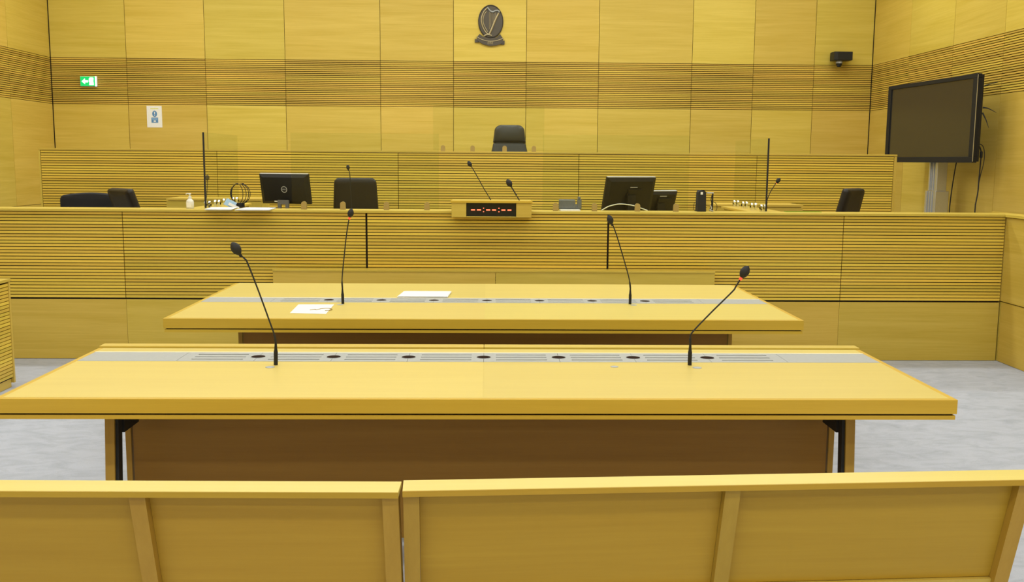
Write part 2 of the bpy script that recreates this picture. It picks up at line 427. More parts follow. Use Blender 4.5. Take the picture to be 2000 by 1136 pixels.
# ------------------------------------------------------------------ desks
def desk(name, label, y0, depth, strip0, strip1, holes, xl, xr_, seamL, seamR, lip, rot):
    xc = (xl+xr_)/2
    d = thing(name, label, 'desk', (xc, y0, 0), group='lawyers desks')
    y1 = y0+depth; e = .022
    ybk = y1-lip if lip else y1
    mid = -.015
    # top
    for a, b in ((xl+e, mid-.00008), (mid+.00008, xr_-e)):
        box('tabletop', a, b, y0+e, strip0-.001, .698, .75, TX, d)
        if lip: box('tabletop_back', a, b, strip1+.013, ybk-.006, .698, .75, TX, d)
        else: box('tabletop_back', a, b, strip1+.013, ybk-.001, .698, .75, TX, d)
    box('edge_band', xl, xr_, y0, y0+e-.0006, .6965, .75, HX, d, .0015)
    box('edge_band', xl, xl+e-.0006, y0+e, ybk-.006, .6965, .75, HY, d, .0015)
    box('edge_band', xr_-e+.0006, xr_, y0+e, ybk-.006, .6965, .75, HY, d, .0015)
    box('shadow_gap', xl+.012, xr_-.012, y0+.012, y1-.03, .690, .6965, DK, d)
    box('under_frame', xl+.004, xr_-.004, y0+.004, y1-.02, .675, .690, HX, d)
    if lip:
        for a, b in ((xl, mid-.0008), (mid+.0008, xr_)): box('back_rail', a, b, ybk+.002, y1, .68, .758, WX, d, .002)
    # metal cable strip
    box('trough', xl+e, xr_-e, strip0, strip1, .699, .712, BLM, d)
    def plate(a, b, slots):
        bm = bmesh.new(); W = strip1-strip0; cx = (a+b)/2; cy = (strip0+strip1)/2
        a2, b2 = a-cx+.0008, b-cx-.0008
        if not slots: bx(bm, a2, b2, -W/2, W/2, -.0015, .0015)
        else:
            sa, sb = -(b-a)/2+.053, (b-a)/2-.053; ys = [-.053, 0, .053]; hw_ = .0062
            bx(bm, a2, sa, -W/2, W/2, -.0015, .0015); bx(bm, sb, b2, -W/2, W/2, -.0015, .0015)
            ed = [-W/2]+[v for y in ys for v in (y-hw_, y+hw_)]+[W/2]
            for i in range(0, len(ed), 2): bx(bm, sa, sb, ed[i], ed[i+1], -.0015, .0015)
        fin(bm, 'cable_plate', STEEL, d, (cx, cy, .7492), smooth=False)
    bnd = [xl+e, seamL]+holes+[seamR, xr_-e]
    for i, (a, b) in enumerate(zip(bnd, bnd[1:])): plate(a, b, 0 < i < len(bnd)-2)
    box('strip_edge', xl+e, xr_-e, strip1+.0005, strip1+.0125, .70, .7515, CRM, d)
    for h in holes:
        bm = bmesh.new(); lathe(bm, [(.033, 0), (.033, .0012), (.031, .0018), (.030, .0012), (.0, .0012)], 28, cap=False)
        g = fin(bm, 'cable_port', STEEL, d, (h, (strip0+strip1)/2, .7503))
        bm = bmesh.new(); lathe(bm, [(.030, 0), (.030, .0015), (.001, .0018)], 28)
        fin(bm, 'hole_disc', DARKHOLE, g, (h, (strip0+strip1)/2, .7505))  # dark disc painted in place of the open hole's shade
    # under structure
    yp = y0+.50
    for s in (-1, 1):
        ly = y0+(.31 if lip else 1.1)
        xo = xl+.297 if s < 0 else xr_-.2844
        bm = bmesh.new()
        for q in (0,):
            v = [(-.018, .675), (.018, .675), (.018+s*.022, .004), (-.018+s*.022, .004)]
            prism(bm, v, -.03, .03)
        fin(bm, 'leg', HZ, d, (xo, ly, 0), smooth=False)
        bm = bmesh.new(); v = [(-.006+s*.002, .675), (.006+s*.002, .675), (.006+s*.024, .004), (-.006+s*.024, .004)]
        prism(bm, v, -.02, .02); fin(bm, 'steel_leg', BLM, d, (xo-s*.0265, ly, 0), smooth=False)
        xe = xl+.272 if s < 0 else xr_-.265
        x_in = xe-s*.020
        box('cross_bar', xo-s*.0265-.008, xo-s*.0265+.008, ly+.021, ly+.18, .535, .674, BLM, d)
        box('end_board', min(x_in, x_in+s*.022), max(x_in, x_in+s*.022), yp, yp+.40, .004, .674, HZ, d)
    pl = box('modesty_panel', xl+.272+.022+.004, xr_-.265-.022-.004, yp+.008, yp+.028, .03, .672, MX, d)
    return d
Y1 = 3.4425
desk('counsel_desk', 'nearer wide oak desk with silver cable strip and two tall microphones', Y1, 4.462-Y1, 4.102, 4.292,
     [-.99, -.665, -.341, -.015, .311, .637, .962], -1.7498, 1.7109, -1.315, 1.291, .066, 0)
Y2 = 5.225
desk('counsel_desk', 'farther wide oak desk with white papers lying on it', Y2, 6.765-Y2, 5.845, 6.035,
     [-.965, -.646, -.326, -.003, .318, .641, .965], -1.7341, 1.7202, -1.30, 1.31, 0, 0)

# ------------------------------------------------------------------ front benches
def pew(label, loc, rotz, x0, x1, posts):
    b = thing('bench', label, 'bench', loc, rotz, 'public benches in the foreground')
    sl = .27
    box('top_rail', x0, x1, -.0755, .0, .836, .85, TX, b, .001)
    box('rail_front_shade', x0, x1, -.079, -.0757, .836, .8495, BX, b)  # thin darker strip: shade on the rail's front face, put into the colour
    def slanted(name, a, c, ya, yb, z0, z1, mat, sl=.27):
        bm = bmesh.new(); v = []
        for x in (a, c):
            for y, z in ((ya, z0), (yb, z0), (yb, z1), (ya, z1)): v.append(bm.verts.new((x-(a+c)/2, y+(.835-z)*sl, z)))
        for f in ((0, 1, 2, 3), (4, 7, 6, 5), (0, 4, 5, 1), (1, 5, 6, 2), (2, 6, 7, 3), (3, 7, 4, 0)): bm.faces.new([v[i] for i in f])
        fin(bm, name, mat, b, ((a+c)/2, 0, 0), smooth=False)
    for p in posts:
        slanted('post', p-.0185, p+.0185, -.066, -.026, .42, .835, HZ)
        slanted('leg', p-.0185, p+.0185, -.066+.112, -.026+.112, .004, .419, HZ, 0)
    ps = sorted(posts)
    for p, q in zip(ps, ps[1:]):
        slanted('back_panel', p+.019, q-.019, -.042, -.026, .56, .835, BX)
        slanted('lower_rail', p+.019, q-.019, -.054, -.026, .50, .558, WX)
    box('seat', x0+.05, x1-.05, .10, .50, .42, .445, TX, b, .003)
    box('seat_support', x0+.06, x0+.09, .12, .46, .004, .418, HZ, b)
    box('seat_support', x1-.09, x1-.06, .12, .46, .004, .418, HZ, b)
pew('oak bench back on the left of the foreground gap', (-.2000, 2.236, 0), -.0138, -1.62, 0, [-.0202, -.598, -1.18, -1.60])
pew('oak bench back on the right of the foreground gap, turned slightly', (-.1965, 2.245, 0), .0516, 0, 1.56, [.0198, .776, 1.500])

# ------------------------------------------------------------------ digital clock on the bar
ck = thing('clock_box', 'oak box on the slatted bar with red digital display showing dashes', 'clock', (.03, 7.80, 1.158))
box('face_board', -.284, -.169, 7.705, 7.785, 1.158, 1.268, WX, ck)
box('face_board', .223, .343, 7.705, 7.785, 1.158, 1.268, WX, ck)
box('top_board', -.290, .349, 7.697, 7.785, 1.269, 1.286, HX, ck, .001)
box('bottom_board', -.168, .222, 7.705, 7.785, 1.158, 1.163, WX, ck)
box('housing', -.284, .343, 7.787, 7.95, 1.202, 1.286, WX, ck)
dp = box('display', -.168, .222, 7.72, 7.785, 1.1635, 1.268, GLO, ck)
def cx_(px): return -.168+(px-911)/97*.39
for px in (924, 935.5, 953.5, 965, 983.2, 995):
    box('display_dash', cx_(px)-.0155, cx_(px)+.0155, 7.716, 7.7195, 1.209, 1.219, LEDD, dp)
for px in (944.5, 974.5):
    for z in (1.201, 1.228):
        box('display_dot', cx_(px)-.004, cx_(px)+.004, 7.716, 7.7195, z-.004, z+.004, LEDD, dp)

# ------------------------------------------------------------------ microphones
def mic(label, pts, scale=1.0, led=False, Y=None, socket=None, sk=1.0, thin=.0034):
    """pts: base .. stem .. two last: head bottom, head top (world)"""
    base = Vector(pts[0]); m = thing('microphone', label, 'microphone', base, group='gooseneck microphones')
    P_ = [Vector(p) for p in pts]
    b0 = P_[0]; d = (P_[1]-P_[0]).normalized()
    bm = bmesh.new()
    q = Vector((0, 0, 1)).rotation_difference(d).to_matrix().to_4x4()
    lathe(bm, [(.0085*sk, 0), (.0085*sk, .055*sk), (.0068*sk, .064*sk), (.0062*sk, .07*sk), (.0042*sk, .098*sk)], 16, q)
    fin(bm, 'base_plug', BLK, m, b0)
    path = spline([b0+d*.095*sk]+[p for p in P_[1:-1] if (p-b0).length > .11*sk])
    bm = bmesh.new(); nn = len(path)
    tube(bm, [p-b0 for p in path], [thin*(1.5 if i/nn < .16 else 1.0) for i in range(nn)], 8)
    fin(bm, 'gooseneck', BLM, m, b0)
    h0, h1 = P_[-2], P_[-1]; hd = (h1-h0); hl = hd.length; q = Vector((0, 0, 1)).rotation_difference(hd.normalized()).to_matrix().to_4x4()
    bm = bmesh.new(); prof = []
    for i in range(13):
        t = i/12; prof.append((max(.0008, .34*hl*math.sin(math.pi*min(1, max(.04, t*.96+.03)))**.62), t*hl))
    lathe(bm, prof, 18, q); fin(bm, 'foam_head', BLM, m, h0)
    bm = bmesh.new(); lathe(bm, [(.0050*sk, -.011*sk), (.0062*sk, -.009*sk), (.0062*sk, .006)], 14, q)
    fin(bm, 'light_ring', LEDR if led else BLK, m, h0)
    if socket:
        bm = bmesh.new(); lathe(bm, [(.019, 0), (.019, .0012), (.016, .0022), (.001, .0022)], 20)
        fin(bm, 'socket_plate', STEEL, m, socket)
mic('tall black gooseneck microphone leaning left on the nearer desk', [(-.879, 4.03, .7505), (-.878, 4.03, .80), (-.878, 4.03, .835), (-.883, 4.028, .882), (-.898, 4.026, .93), (-.939, 4.02, 1.058), (-.979, 4.014, 1.174), (-.991, 4.012, 1.195), (-1.009, 4.01, 1.212), (-1.040, 4.008, 1.262)], led=False, socket=(-.893, 3.985, .7502))
mic('black gooseneck microphone with red ring bent right on the nearer desk', [(.854, 4.045, .7505), (.854, 4.045, .79), (.852, 4.044, .829), (.853, 4.042, .868), (.862, 4.04, .894), (.937, 4.038, .977), (1.020, 4.034, 1.064), (1.034, 4.033, 1.085), (1.055, 4.03, 1.124), (1.082, 4.028, 1.174)], led=True, socket=(.874, 3.99, .7502))
mic('upright black gooseneck microphone with red ring on the farther desk', [(-.858, 5.79, .7505), (-.859, 5.79, .808), (-.861, 5.788, .854), (-.860, 5.786, .899), (-.850, 5.782, .991), (-.829, 5.774, 1.156), (-.813, 5.77, 1.247), (-.808, 5.768, 1.263), (-.794, 5.766, 1.315)], led=True, socket=(-.868, 5.75, .7502))
mic('black gooseneck microphone leaning left on the right half of the farther desk', [(.857, 5.82, .7505), (.857, 5.82, .809), (.858, 5.818, .849), (.848, 5.816, .902), (.821, 5.814, .994), (.772, 5.812, 1.147), (.743, 5.811, 1.223), (.736, 5.811, 1.230), (.715, 5.811, 1.283)], socket=(.872, 5.775, .7502))
mic('thin microphone standing before the black chair behind the left glass', [(-1.14, 8.3, 1.0905), (-1.142, 8.3, 1.16), (-1.145, 8.3, 1.22), (-1.150, 8.3, 1.349), (-1.156, 8.3, 1.477), (-1.166, 8.3, 1.512), (-1.174, 8.3, 1.555)], sk=.8)
mic('long thin microphone rising left from the clock box', [(.023, 7.86, 1.287), (-.004, 7.86, 1.332), (-.032, 7.86, 1.377), (-.114, 7.86, 1.522), (-.133, 7.86, 1.549), (-.159, 7.86, 1.592)], sk=.45)
mic('short dark microphone on the right half of the clock box', [(.25, 7.80, 1.287), (.230, 7.80, 1.321), (.211, 7.80, 1.352), (.185, 7.80, 1.394), (.150, 7.80, 1.452)], sk=.5, thin=.005)
mic('thin microphone behind the left side glass screen', [(-2.362, 8.3, 1.2005), (-2.358, 8.3, 1.25), (-2.348, 8.3, 1.319), (-2.342, 8.3, 1.383), (-2.341, 8.3, 1.415), (-2.339, 8.3, 1.464)], sk=.6)
mic('thin microphone with red ring leaning right beside the right side glass screen', [(2.337, 8.2, 1.2005), (2.338, 8.2, 1.25), (2.341, 8.2, 1.290), (2.362, 8.2, 1.349), (2.402, 8.2, 1.418), (2.412, 8.2, 1.430), (2.441, 8.2, 1.472)], led=True, sk=.6)
bm = bmesh.new(); lathe(bm, [(.017, 0), (.017, .0012), (.014, .0022), (.001, .0022)], 20)
tag(fin(bm, 'socket_cover', STEEL, None, (.531, 4.008, .7502)), 'small silver socket cover on the nearer desk between the microphones', 'socket')

# ------------------------------------------------------------------ papers
def sheet(name, label, quad, z, n=1, mat=WHT, group='loose papers', extra=None):
    c = sum((Vector((x, y, 0)) for x, y in quad), Vector())/4
    t = thing(name, label, 'paper', (c.x, c.y, z), group=group)
    for k in range(n):
        bm = bmesh.new(); j = 0 if k == 0 else .006
        vs_ = []
        for zz in (0, .0012):
            vs_.append([bm.verts.new((x-c.x+random.uniform(-j, j), y-c.y+random.uniform(-j, j), zz)) for x, y in quad])
        a, b = vs_; bm.faces.new(a[::-1]); bm.faces.new(b)
        for i in range(4): bm.faces.new((a[i], a[(i+1) % 4], b[(i+1) % 4], b[i]))
        fin(bm, 'paper_sheet', mat, t, (c.x, c.y, z+k*.0016), smooth=False)
    return t
p = sheet('paper', 'single white sheet with a curved scribble on the farther desk', [(-1.097, 5.42), (-.893, 5.39), (-.904, 5.752), (-1.112, 5.746)], .7506)
bm = bmesh.new(); tube(bm, spline([(-.045, -.03, 0), (-.02, -.005, 0), (-.01, -.02, 0), (.015, .02, 0), (.05, .03, 0), (.075, .0, 0), (.07, -.04, 0), (.045, -.06, 0)]), .0022, 6)
fin(bm, 'scribble_mark', NIK, p, (-.96, 5.555, .753))
sheet('paper', 'stack of white paper behind the cable strip of the farther desk', [(-.556, 6.05), (-.253, 6.05), (-.236, 6.30), (-.537, 6.30)], .7506, 6)
sheet('paper', 'white paper pad on the bar top just right of the hand sanitiser', [(-2.20, 7.70), (-1.99, 7.69), (-2.03, 8.03), (-2.235, 8.03)], 1.2005, 5)
sheet('paper', 'white paper pad on the bar top nearest the monitor with round logo', [(-1.955, 7.66), (-1.70, 7.68), (-1.72, 8.03), (-1.965, 8.03)], 1.2005, 5)
lf = thing('leaflet', 'tilted blue and white leaflet between the paper pad and the black headsets', 'leaflet', (-2.13, 8.12, 1.2), group='loose papers')
box('leaflet_page', -2.16, -2.07, 8.14, 8.142, 1.203, 1.262, LBL, lf, rot=(-.35, 0.45, 0))
box('leaflet_page', -2.13, -2.04, 8.13, 8.132, 1.201, 1.225, WHT, lf, rot=(-.35, 0.45, 0))

# ------------------------------------------------------------------ sanitiser bottle
sb = thing('sanitiser_bottle', 'white hand sanitiser pump bottle standing on the bar top', 'bottle', (-2.38, 7.93, 1.2))
bm = bmesh.new(); lathe(bm, [(.027, 0), (.030, .004), (.030, .052), (.026, .066), (.013, .076), (.0125, .082)], 24)
fin(bm, 'bottle_body', WPL, sb, (-2.38, 7.93, 1.2005))
bm = bmesh.new(); lathe(bm, [(.014, .0825), (.014, .095), (.006, .097), (.005, .112), (.011, .114), (.011, .120), (.004, .123)], 18)
tube(bm, [(0, 0, .118), (-.018, 0, .119), (-.032, 0, .114)], .0038, 8)
fin(bm, 'pump_head', WPL, sb, (-2.38, 7.93, 1.2005))
box('bottle_label', -2.398, -2.362, 7.8985, 7.8995, 1.212, 1.245, WHT, sb)

# ------------------------------------------------------------------ headsets standing behind the pads
for i, (dx, rz, rx) in enumerate(((-.006, .25, .046), (.0, .05, .062), (.004, -.12, .073), (.002, -.35, .082))):
    hs = thing('headset', ('black headset hoop, innermost of the upright bundle', 'black headset hoop, second from the inside of the upright bundle', 'black headset hoop, third from the inside of the upright bundle', 'black headset hoop, outermost of the upright bundle')[i], 'headset', (-2.062+dx, 8.19+i*.022, 1.2), 0, 'headsets on the bar')
    bm = bmesh.new()
    tube(bm, [(rx*math.cos(a), 0, .110+.085*math.sin(a)) for a in [2*math.pi*k/40 for k in range(40)]], .0028, 7, True)
    fin(bm, 'headband', BLM, hs, (-2.062+dx, 8.19+i*.022, 1.2))
    bm = bmesh.new()
    for s in (-1, 1): bx(bm, s*.020-.010, s*.020+.010, -.008, .008, .188, .198)
    fin(bm, 'head_pad', CHR if i < 2 else BLM, hs, (-2.062+dx, 8.19+i*.022, 1.2), smooth=False)
    bm = bmesh.new(); bx(bm, -.032, .032, -.009, .009, .001, .034)
    fin(bm, 'ear_unit', BLM, hs, (-2.062+dx, 8.19+i*.022, 1.2), smooth=False)
hst = thing('headset_tray', 'dark tray under the headset bundle behind the bar top', 'tray', (-2.06, 8.22, 1.0905))
box('tray_base', -2.13, -1.97, 8.16, 8.30, 1.0905, 1.195, BLM, hst, .004)

# ------------------------------------------------------------------ monitors
def monitor(label, c, yaw, tilt, w_, h_, zdesk, logo, stand_hole):
    m = thing('monitor', label, 'monitor', (c[0], c[1], zdesk), yaw, 'computer monitors on the clerk desk')
    T = Matrix.Translation((0, 0, c[2]-zdesk)) @ Matrix.Rotation(tilt, 4, 'X')
    loc = T.to_translation(); rot = T.to_euler()
    bm = bmesh.new()
    v = []
    for y, sx, sz in ((-.028, .86, .80), (-.012, .985, .97), (-.010, 1, 1), (.014, 1, 1)):
        v.append([bm.verts.new((a*w_/2*sx, y, b*h_/2*sz)) for a, b in ((-1, -1), (1, -1), (1, 1), (-1, 1))])
    bm.faces.new(v[0][::-1]); bm.faces.new(v[-1])
    for a, b in zip(v, v[1:]):
        for i in range(4): bm.faces.new((a[i], a[(i+1) % 4], b[(i+1) % 4], b[i]))
    s = fin(bm, 'monitor_shell', BLK, m, loc, rot, smooth=False)
    def on(name, mesh_bm, mat):
        me = bpy.data.meshes.new(name); bmesh.ops.recalc_face_normals(mesh_bm, faces=mesh_bm.faces); mesh_bm.to_mesh(me); mesh_bm.free(); me.materials.append(mat)
        o = bpy.data.objects.new(name, me); COL.objects.link(o); o.parent = s; return o
    b2 = bmesh.new(); bx(b2, -w_/2+.012, w_/2-.012, .0142, .0152, -h_/2+.016, h_/2-.012); on('screen', b2, GLO)
    b2 = bmesh.new(); bx(b2, -w_/2+.004, w_/2-.004, -.011, .013, h_/2+.0002, h_/2+.0032); on('top_edge', b2, LGREY)
    if logo == 'ring':
        b2 = bmesh.new()
        for k in range(36):
            a0, a1 = 2*math.pi*k/36, 2*math.pi*(k+1)/36
            q = [(r*math.cos(a), r*math.sin(a)) for r, a in ((.0225, a0), (.0275, a0), (.0275, a1), (.0225, a1))]
            prism(b2, q, -.0300, -.0282)
        bmesh.ops.remove_doubles(b2, verts=b2.verts, dist=1e-5)
        on('logo_ring', b2, LGREY)
        t = text_mesh('logo_letters', 'DELL', .0175, .0006, LGREY, None, (0, 0, 0), (0, 0, 0))
        t.parent = s; t.location = (0, -.0293, 0); t.rotation_euler = (math.pi/2, 0, 0)
        b2 = bmesh.new(); bx(b2, -.105, -.075, -.024, -.0225, -.110, -.098, Matrix.Translation((0, -.004, 0))); on('sticker', b2, WPL)
    else:
        b2 = bmesh.new(); bx(b2, -.012, .058, -.0305, -.0282, .072, .080); on('logo_bar', b2, LGREY)
        b2 = bmesh.new(); bx(b2, -.03, .10, -.044, -.0283, -.10, .060); on('mount_cover', b2, BLK)
    # stand
    zc = c[2]-zdesk; bm = bmesh.new()
    hz = zc-h_/2+.035
    if stand_hole:
        for x0, x1, z0, z1 in ((-.05, -.022, 0, hz), (.022, .05, 0, hz), (-.022, .022, 0, hz-.075), (-.022, .022, hz-.045, hz)):
            bx(bm, x0, x1, -.055, -.035, z0+.008, z1)
        fin(bm, 'stand_neck', GREY, m, (0, 0, 0), smooth=False)
    else:
        bx(bm, -.04, .04, -.06, -.046, .008, zc); fin(bm, 'stand_neck', BLK, m, (0, 0, 0), smooth=False)
    bm = bmesh.new(); bx(bm, -.12, .12, -.11, .09, .0008, .012); fin(bm, 'stand_foot', BLK, m, (0, 0, 0), smooth=False)
monitor('black monitor seen from behind with round silver DELL logo', (-1.727, 8.47, 1.347), -.28, .20, .455, .258, 1.0905, 'ring', True)
monitor('larger black monitor seen from behind on the right of the clock, with silver bar', (1.205, 8.42, 1.315), .38, .28, .475, .318, 1.0905, 'bar', False)
# smaller screen behind
monitor('smaller dark screen half hidden behind the larger right monitor', (1.50, 8.66, 1.235), .42, .32, .35, .23, 1.0905, 'bar', False)

# ------------------------------------------------------------------ desk phone, cable, speaker
ph = thing('desk_phone', 'grey desk phone on white sheet right of the clock box', 'phone', (.67, 8.0, 1.2))
box('phone_body', .578, .712, 7.985, 8.03, 1.212, 1.284, GREY, ph, .004)
box('cradle', .728, .762, 7.985, 8.03, 1.212, 1.292, GREY, ph, .004)
box('link_plate', .712, .728, 7.99, 8.025, 1.212, 1.25, GREY, ph)
box('handset', .733, .753, 7.98, 8.035, 1.292, 1.312, GREY, ph, .005)
box('top_edge', .580, .708, 7.99, 8.02, 1.2845, 1.288, LGREY, ph)
pp = box('paper', .585, .745, 7.90, 8.045, 1.2008, 1.211, WHT); tag(pp, 'white paper pad under the grey desk phone', 'paper', 'loose papers')
bm = bmesh.new(); tube(bm, spline([(.925, 7.985, 1.204), (.945, 7.98, 1.216), (.986, 7.975, 1.238), (1.069, 7.97, 1.256), (1.174, 7.97, 1.246), (1.25, 7.975, 1.222), (1.30, 7.985, 1.2045)]), .0042, 8)
tag(fin(bm, 'white_cable', WPL), 'white cable arching over the bar top before the larger right monitor', 'cable')
sp = thing('loudspeaker', 'small black loudspeaker with rounded top and white tag on the bar top', 'speaker', (1.738, 8.0, 1.2))
bm = bmesh.new(); prism(bm, round_poly(.069, .062, .0005, .172, .024), -.045, .045); fin(bm, 'speaker_body', BLM, sp, (1.738, 7.995, 1.2))
box('white_tag', 1.724, 1.742, 7.9485, 7.9495, 1.338, 1.358, WHT, sp)
cr = thing('cable_stand', 'small silver and black stand with tangled leads beside the loudspeaker', 'stand', (1.82, 8.0, 1.2))
box('stand_post', 1.828, 1.836, 7.98, 8.0, 1.2005, 1.345, BLM, cr); box('stand_arm', 1.785, 1.838, 7.98, 8.0, 1.345, 1.356, LGREY, cr, .002)
for q, pts in enumerate(([(1.826, 7.975, 1.34), (1.816, 7.975, 1.30), (1.822, 7.975, 1.26), (1.806, 7.975, 1.205)], [(1.812, 7.97, 1.25), (1.820, 7.965, 1.225), (1.806, 7.965, 1.212), (1.835, 7.965, 1.204)], [(1.838, 7.98, 1.28), (1.862, 7.98, 1.26), (1.868, 7.98, 1.23), (1.858, 7.98, 1.204)])):
    bm = bmesh.new(); tube(bm, spline(pts), (.0035, .0045, .0022)[q], 7); fin(bm, 'lead', (BLM, LGREY, BLM)[q], cr)
bm = bmesh.new(); tube(bm, spline([(1.70, 8.0, 1.2035), (1.682, 8.0, 1.215), (1.684, 8.0, 1.262), (1.70, 8.03, 1.27)]), .0022, 6); tag(fin(bm, 'thin_lead', BLM), 'thin black lead curling left of the small loudspeaker', 'cable')
gs = box('acrylic_sheet', 2.43, 2.72, 7.95, 8.02, 1.2006, 1.206, GLG); tag(gs, 'greenish clear acrylic sheet lying flat on the bar top', 'acrylic sheet')

# ------------------------------------------------------------------ glass screens
def tab(parent, x, y, z, mat=NIK, h=.064, w_=.042, name='clamp'):
    bm = bmesh.new(); poly = [(-w_/2, 0), (w_/2, 0)]
    for i in range(13):
        a = math.pi*i/12; poly.append((w_/2*math.cos(a), h-w_/2+w_/2*math.sin(a)))
    prism(bm, poly, -.014, -.004); prism(bm, poly, .004, .014); bx(bm, -w_/2, w_/2, -.004, .004, 0, .006)
    fin(bm, name, mat, parent, (x, y, z))
for x0, x1, cl, lab in ((-1.567, -.393, (-1.471, -1.161, -.813, -.489), 'clear screen on the bar top left of the clock box'), (.439, 1.618, (.546, .860, 1.208, 1.520), 'clear screen on the bar top right of the clock box')):
    g = thing('glass_screen', lab, 'screen', ((x0+x1)/2, 7.92, 1.2), group='clear screens')
    box('pane', x0, x1, 7.9175, 7.9225, 1.2075, 1.806, GLA, g)
    for x in cl: tab(g, x, 7.92, 1.2005)
g = thing('glass_screen', 'clear screen on the judge bench in front of the high leather chair', 'screen', (.0, 10.14, 1.69), group='clear screens')
box('pane', -.559, .572, 10.1375, 10.1425, 1.697, 2.148, GLA, g)
for x in (-.46, -.158, .169, .469): tab(g, x, 10.14, 1.6896, h=.060, w_=.045)
for s, ys, zt, lab in ((-1, (7.972, 8.258, 8.53, 8.842), 1.803, 'clear side screen with dark edge on the left counter'), (1, (7.998, 8.292, 8.58, 8.884), 1.791, 'clear side screen with dark edge on the right counter')):
    x = s*2.25
    g = thing('glass_screen', lab, 'screen', (x, 8.45, 1.2), group='clear screens')
    box('pane', x-.0025, x+.0025, 7.912, 8.962, 1.2075, zt, GLA, g)
    box('edge_strip', x-.006, x+.006, 7.900, 7.911, 1.2075, zt, BLM, g)
    for y in ys:
        bm = bmesh.new()
        for q in (-.016, .016):
            lathe(bm, [(.021, -.008), (.021, .008)], 20, Matrix.Translation((q, 0, .038)) @ Matrix.Rotation(math.pi/2, 4, 'Y'))
            bx(bm, q-.008, q+.008, -.018, .018, 0, .036)
        fin(bm, 'chrome_clamp', CHR, g, (x, y, 1.2005))

# ------------------------------------------------------------------ chairs
def chair(name, label, loc, rotz, w0, w1, zb0, zb1, r, arch, mat, zf, curve=.03, head=None, thick=.075, lean=.12):
    c = thing(name, label, 'chair', (loc[0], loc[1], zf), rotz, 'black chairs')
    seat_z = zf+.46
    T = Matrix.Translation((0, 0, 0)) @ Matrix.Rotation(-lean, 4, 'X')
    bm = bmesh.new(); hgt = zb1-zb0
    cushion(bm, round_poly(w0, w1, -hgt, 0, r, arch=arch), thick, curve=curve)
    fin(bm, 'backrest', mat, c, (0, 0, zb1-zf), (-lean, 0, 0))
    bm = bmesh.new(); M = Matrix.Translation((0, -.26, seat_z-zf)) @ Matrix.Rotation(math.pi/2, 4, 'X')
    cushion(bm, round_poly(.50, .46, -.25, .25, .08), .09, M=M); fin(bm, 'seat', mat, c)
    bm = bmesh.new(); lathe(bm, [(.03, .10), (.03, .40)], 14, Matrix.Translation((0, -.26, 0))); fin(bm, 'gas_column', BLM, c)
    for k in range(5):
        a = 2*math.pi*k/5+.3; bm = bmesh.new()
        tube(bm, [(0, -.26, .10), (.28*math.cos(a), -.26+.28*math.sin(a), .07)], [.024, .014], 8)
        lg = fin(bm, 'base_arm', BLM, c)
        bm = bmesh.new(); lathe(bm, [(.026, -.02), (.026, .02)], 14, Matrix.Translation((.28*math.cos(a), -.26+.28*math.sin(a), .0285)) @ Matrix.Rotation(math.pi/2, 4, 'X')); fin(bm, 'castor', BLM, lg)
    bm = bmesh.new(); tube(bm, [(0, -.20, seat_z-zf-.05), (0, .06, seat_z-zf-.04), (0, .07, zb0-zf+.12)], .02, 8); fin(bm, 'back_bracket', BLM, c)
    if head:
        hw0, hw1, hz0, hz1 = head
        bm = bmesh.new(); hh = hz1-hz0
        cushion(bm, round_poly(hw0, hw1, -hh, 0, .07), .12, curve=.02); fin(bm, 'headrest', mat, c, (0, -.02, hz1-zf), (-lean, 0, 0))
    return c
chair('office_chair', 'black fabric chair with arched back, farthest left behind the bar', (-3.66, 9.2), math.pi+.0, .60, .56, .78, 1.262, .05, .018, FAB, .332, curve=.04)
chair('office_chair', 'dark leather chair turned sideways beside the arched fabric chair', (-3.20, 8.68), math.pi-.72, .42, .38, .80, 1.335, .03, 0, LEB, .332, curve=.02, thick=.09, lean=.34)
chair('office_chair', 'black leather chair between the left monitor and the clock box', (-1.20, 8.98), math.pi+.0, .45, .385, .78, 1.436, .05, 0, LEB, .332, curve=.03)
chair('office_chair', 'black chair turned sideways near the right end of the bar', (3.25, 8.70), math.pi+.70, .36, .31, .80, 1.378, .03, 0, LEB, .332, curve=.02, thick=.09, lean=.26)
chair('judge_chair', 'grey black leather high chair with headrest behind the judge bench', (.235, 10.95), 1e-5, .62, .37, 1.20, 1.815, .06, 0, LEA, .722, curve=-.03, head=(.365, .335, 1.795, 1.985))

# ------------------------------------------------------------------ large screen on a stand
TLx, TLy, TRx, TRy = 4.545, 11.25, 4.695, 9.50
dx_, dy_ = TRx-TLx, TRy-TLy; TW = math.hypot(dx_, dy_); ang = math.atan2(dy_, dx_)
tv = thing('tv_screen', 'large black flat screen on a silver column stand at the right wall', 'television', ((TLx+TRx)/2, (TLy+TRy)/2, 0), ang)
Z0, Z1 = 1.612, 2.463; H = TW/2; fr_ = .05
def tbox(name, x0, x1, y0, y1, z0, z1, mat, bev=0, parent=tv): return box(name, x0, x1, y0, y1, z0, z1, mat, parent, bev)
tbox('bezel', -H, H, 0, .05, Z1-.042, Z1, BEZ, .004); tbox('bezel', -H, H, 0, .05, Z0, Z0+.058, BEZ, .004)
tbox('bezel', -H, -H+.07, 0, .05, Z0+.058, Z1-.042, BEZ, .003); tbox('bezel', H-.07, H, 0, .05, Z0+.058, Z1-.042, BEZ, .003)
tbox('screen', -H+.07, H-.07, .012, .05, Z0+.058, Z1-.042, SCR)
tbox('edge_trim', H+.0005, H+.003, .002, .008, Z0+.01, Z1-.01, ALU)
tbox('back_cover', -H+.02, H-.004, .051, .075, Z0+.01, Z1-.01, BLK, .004)
tbox('mount_bracket', -.22, .22, .076, .10, 1.75, 2.25, BLM)
tbox('stand_column', -.09, .08, .105, .22, 1.31, 2.0, ALU, .006)
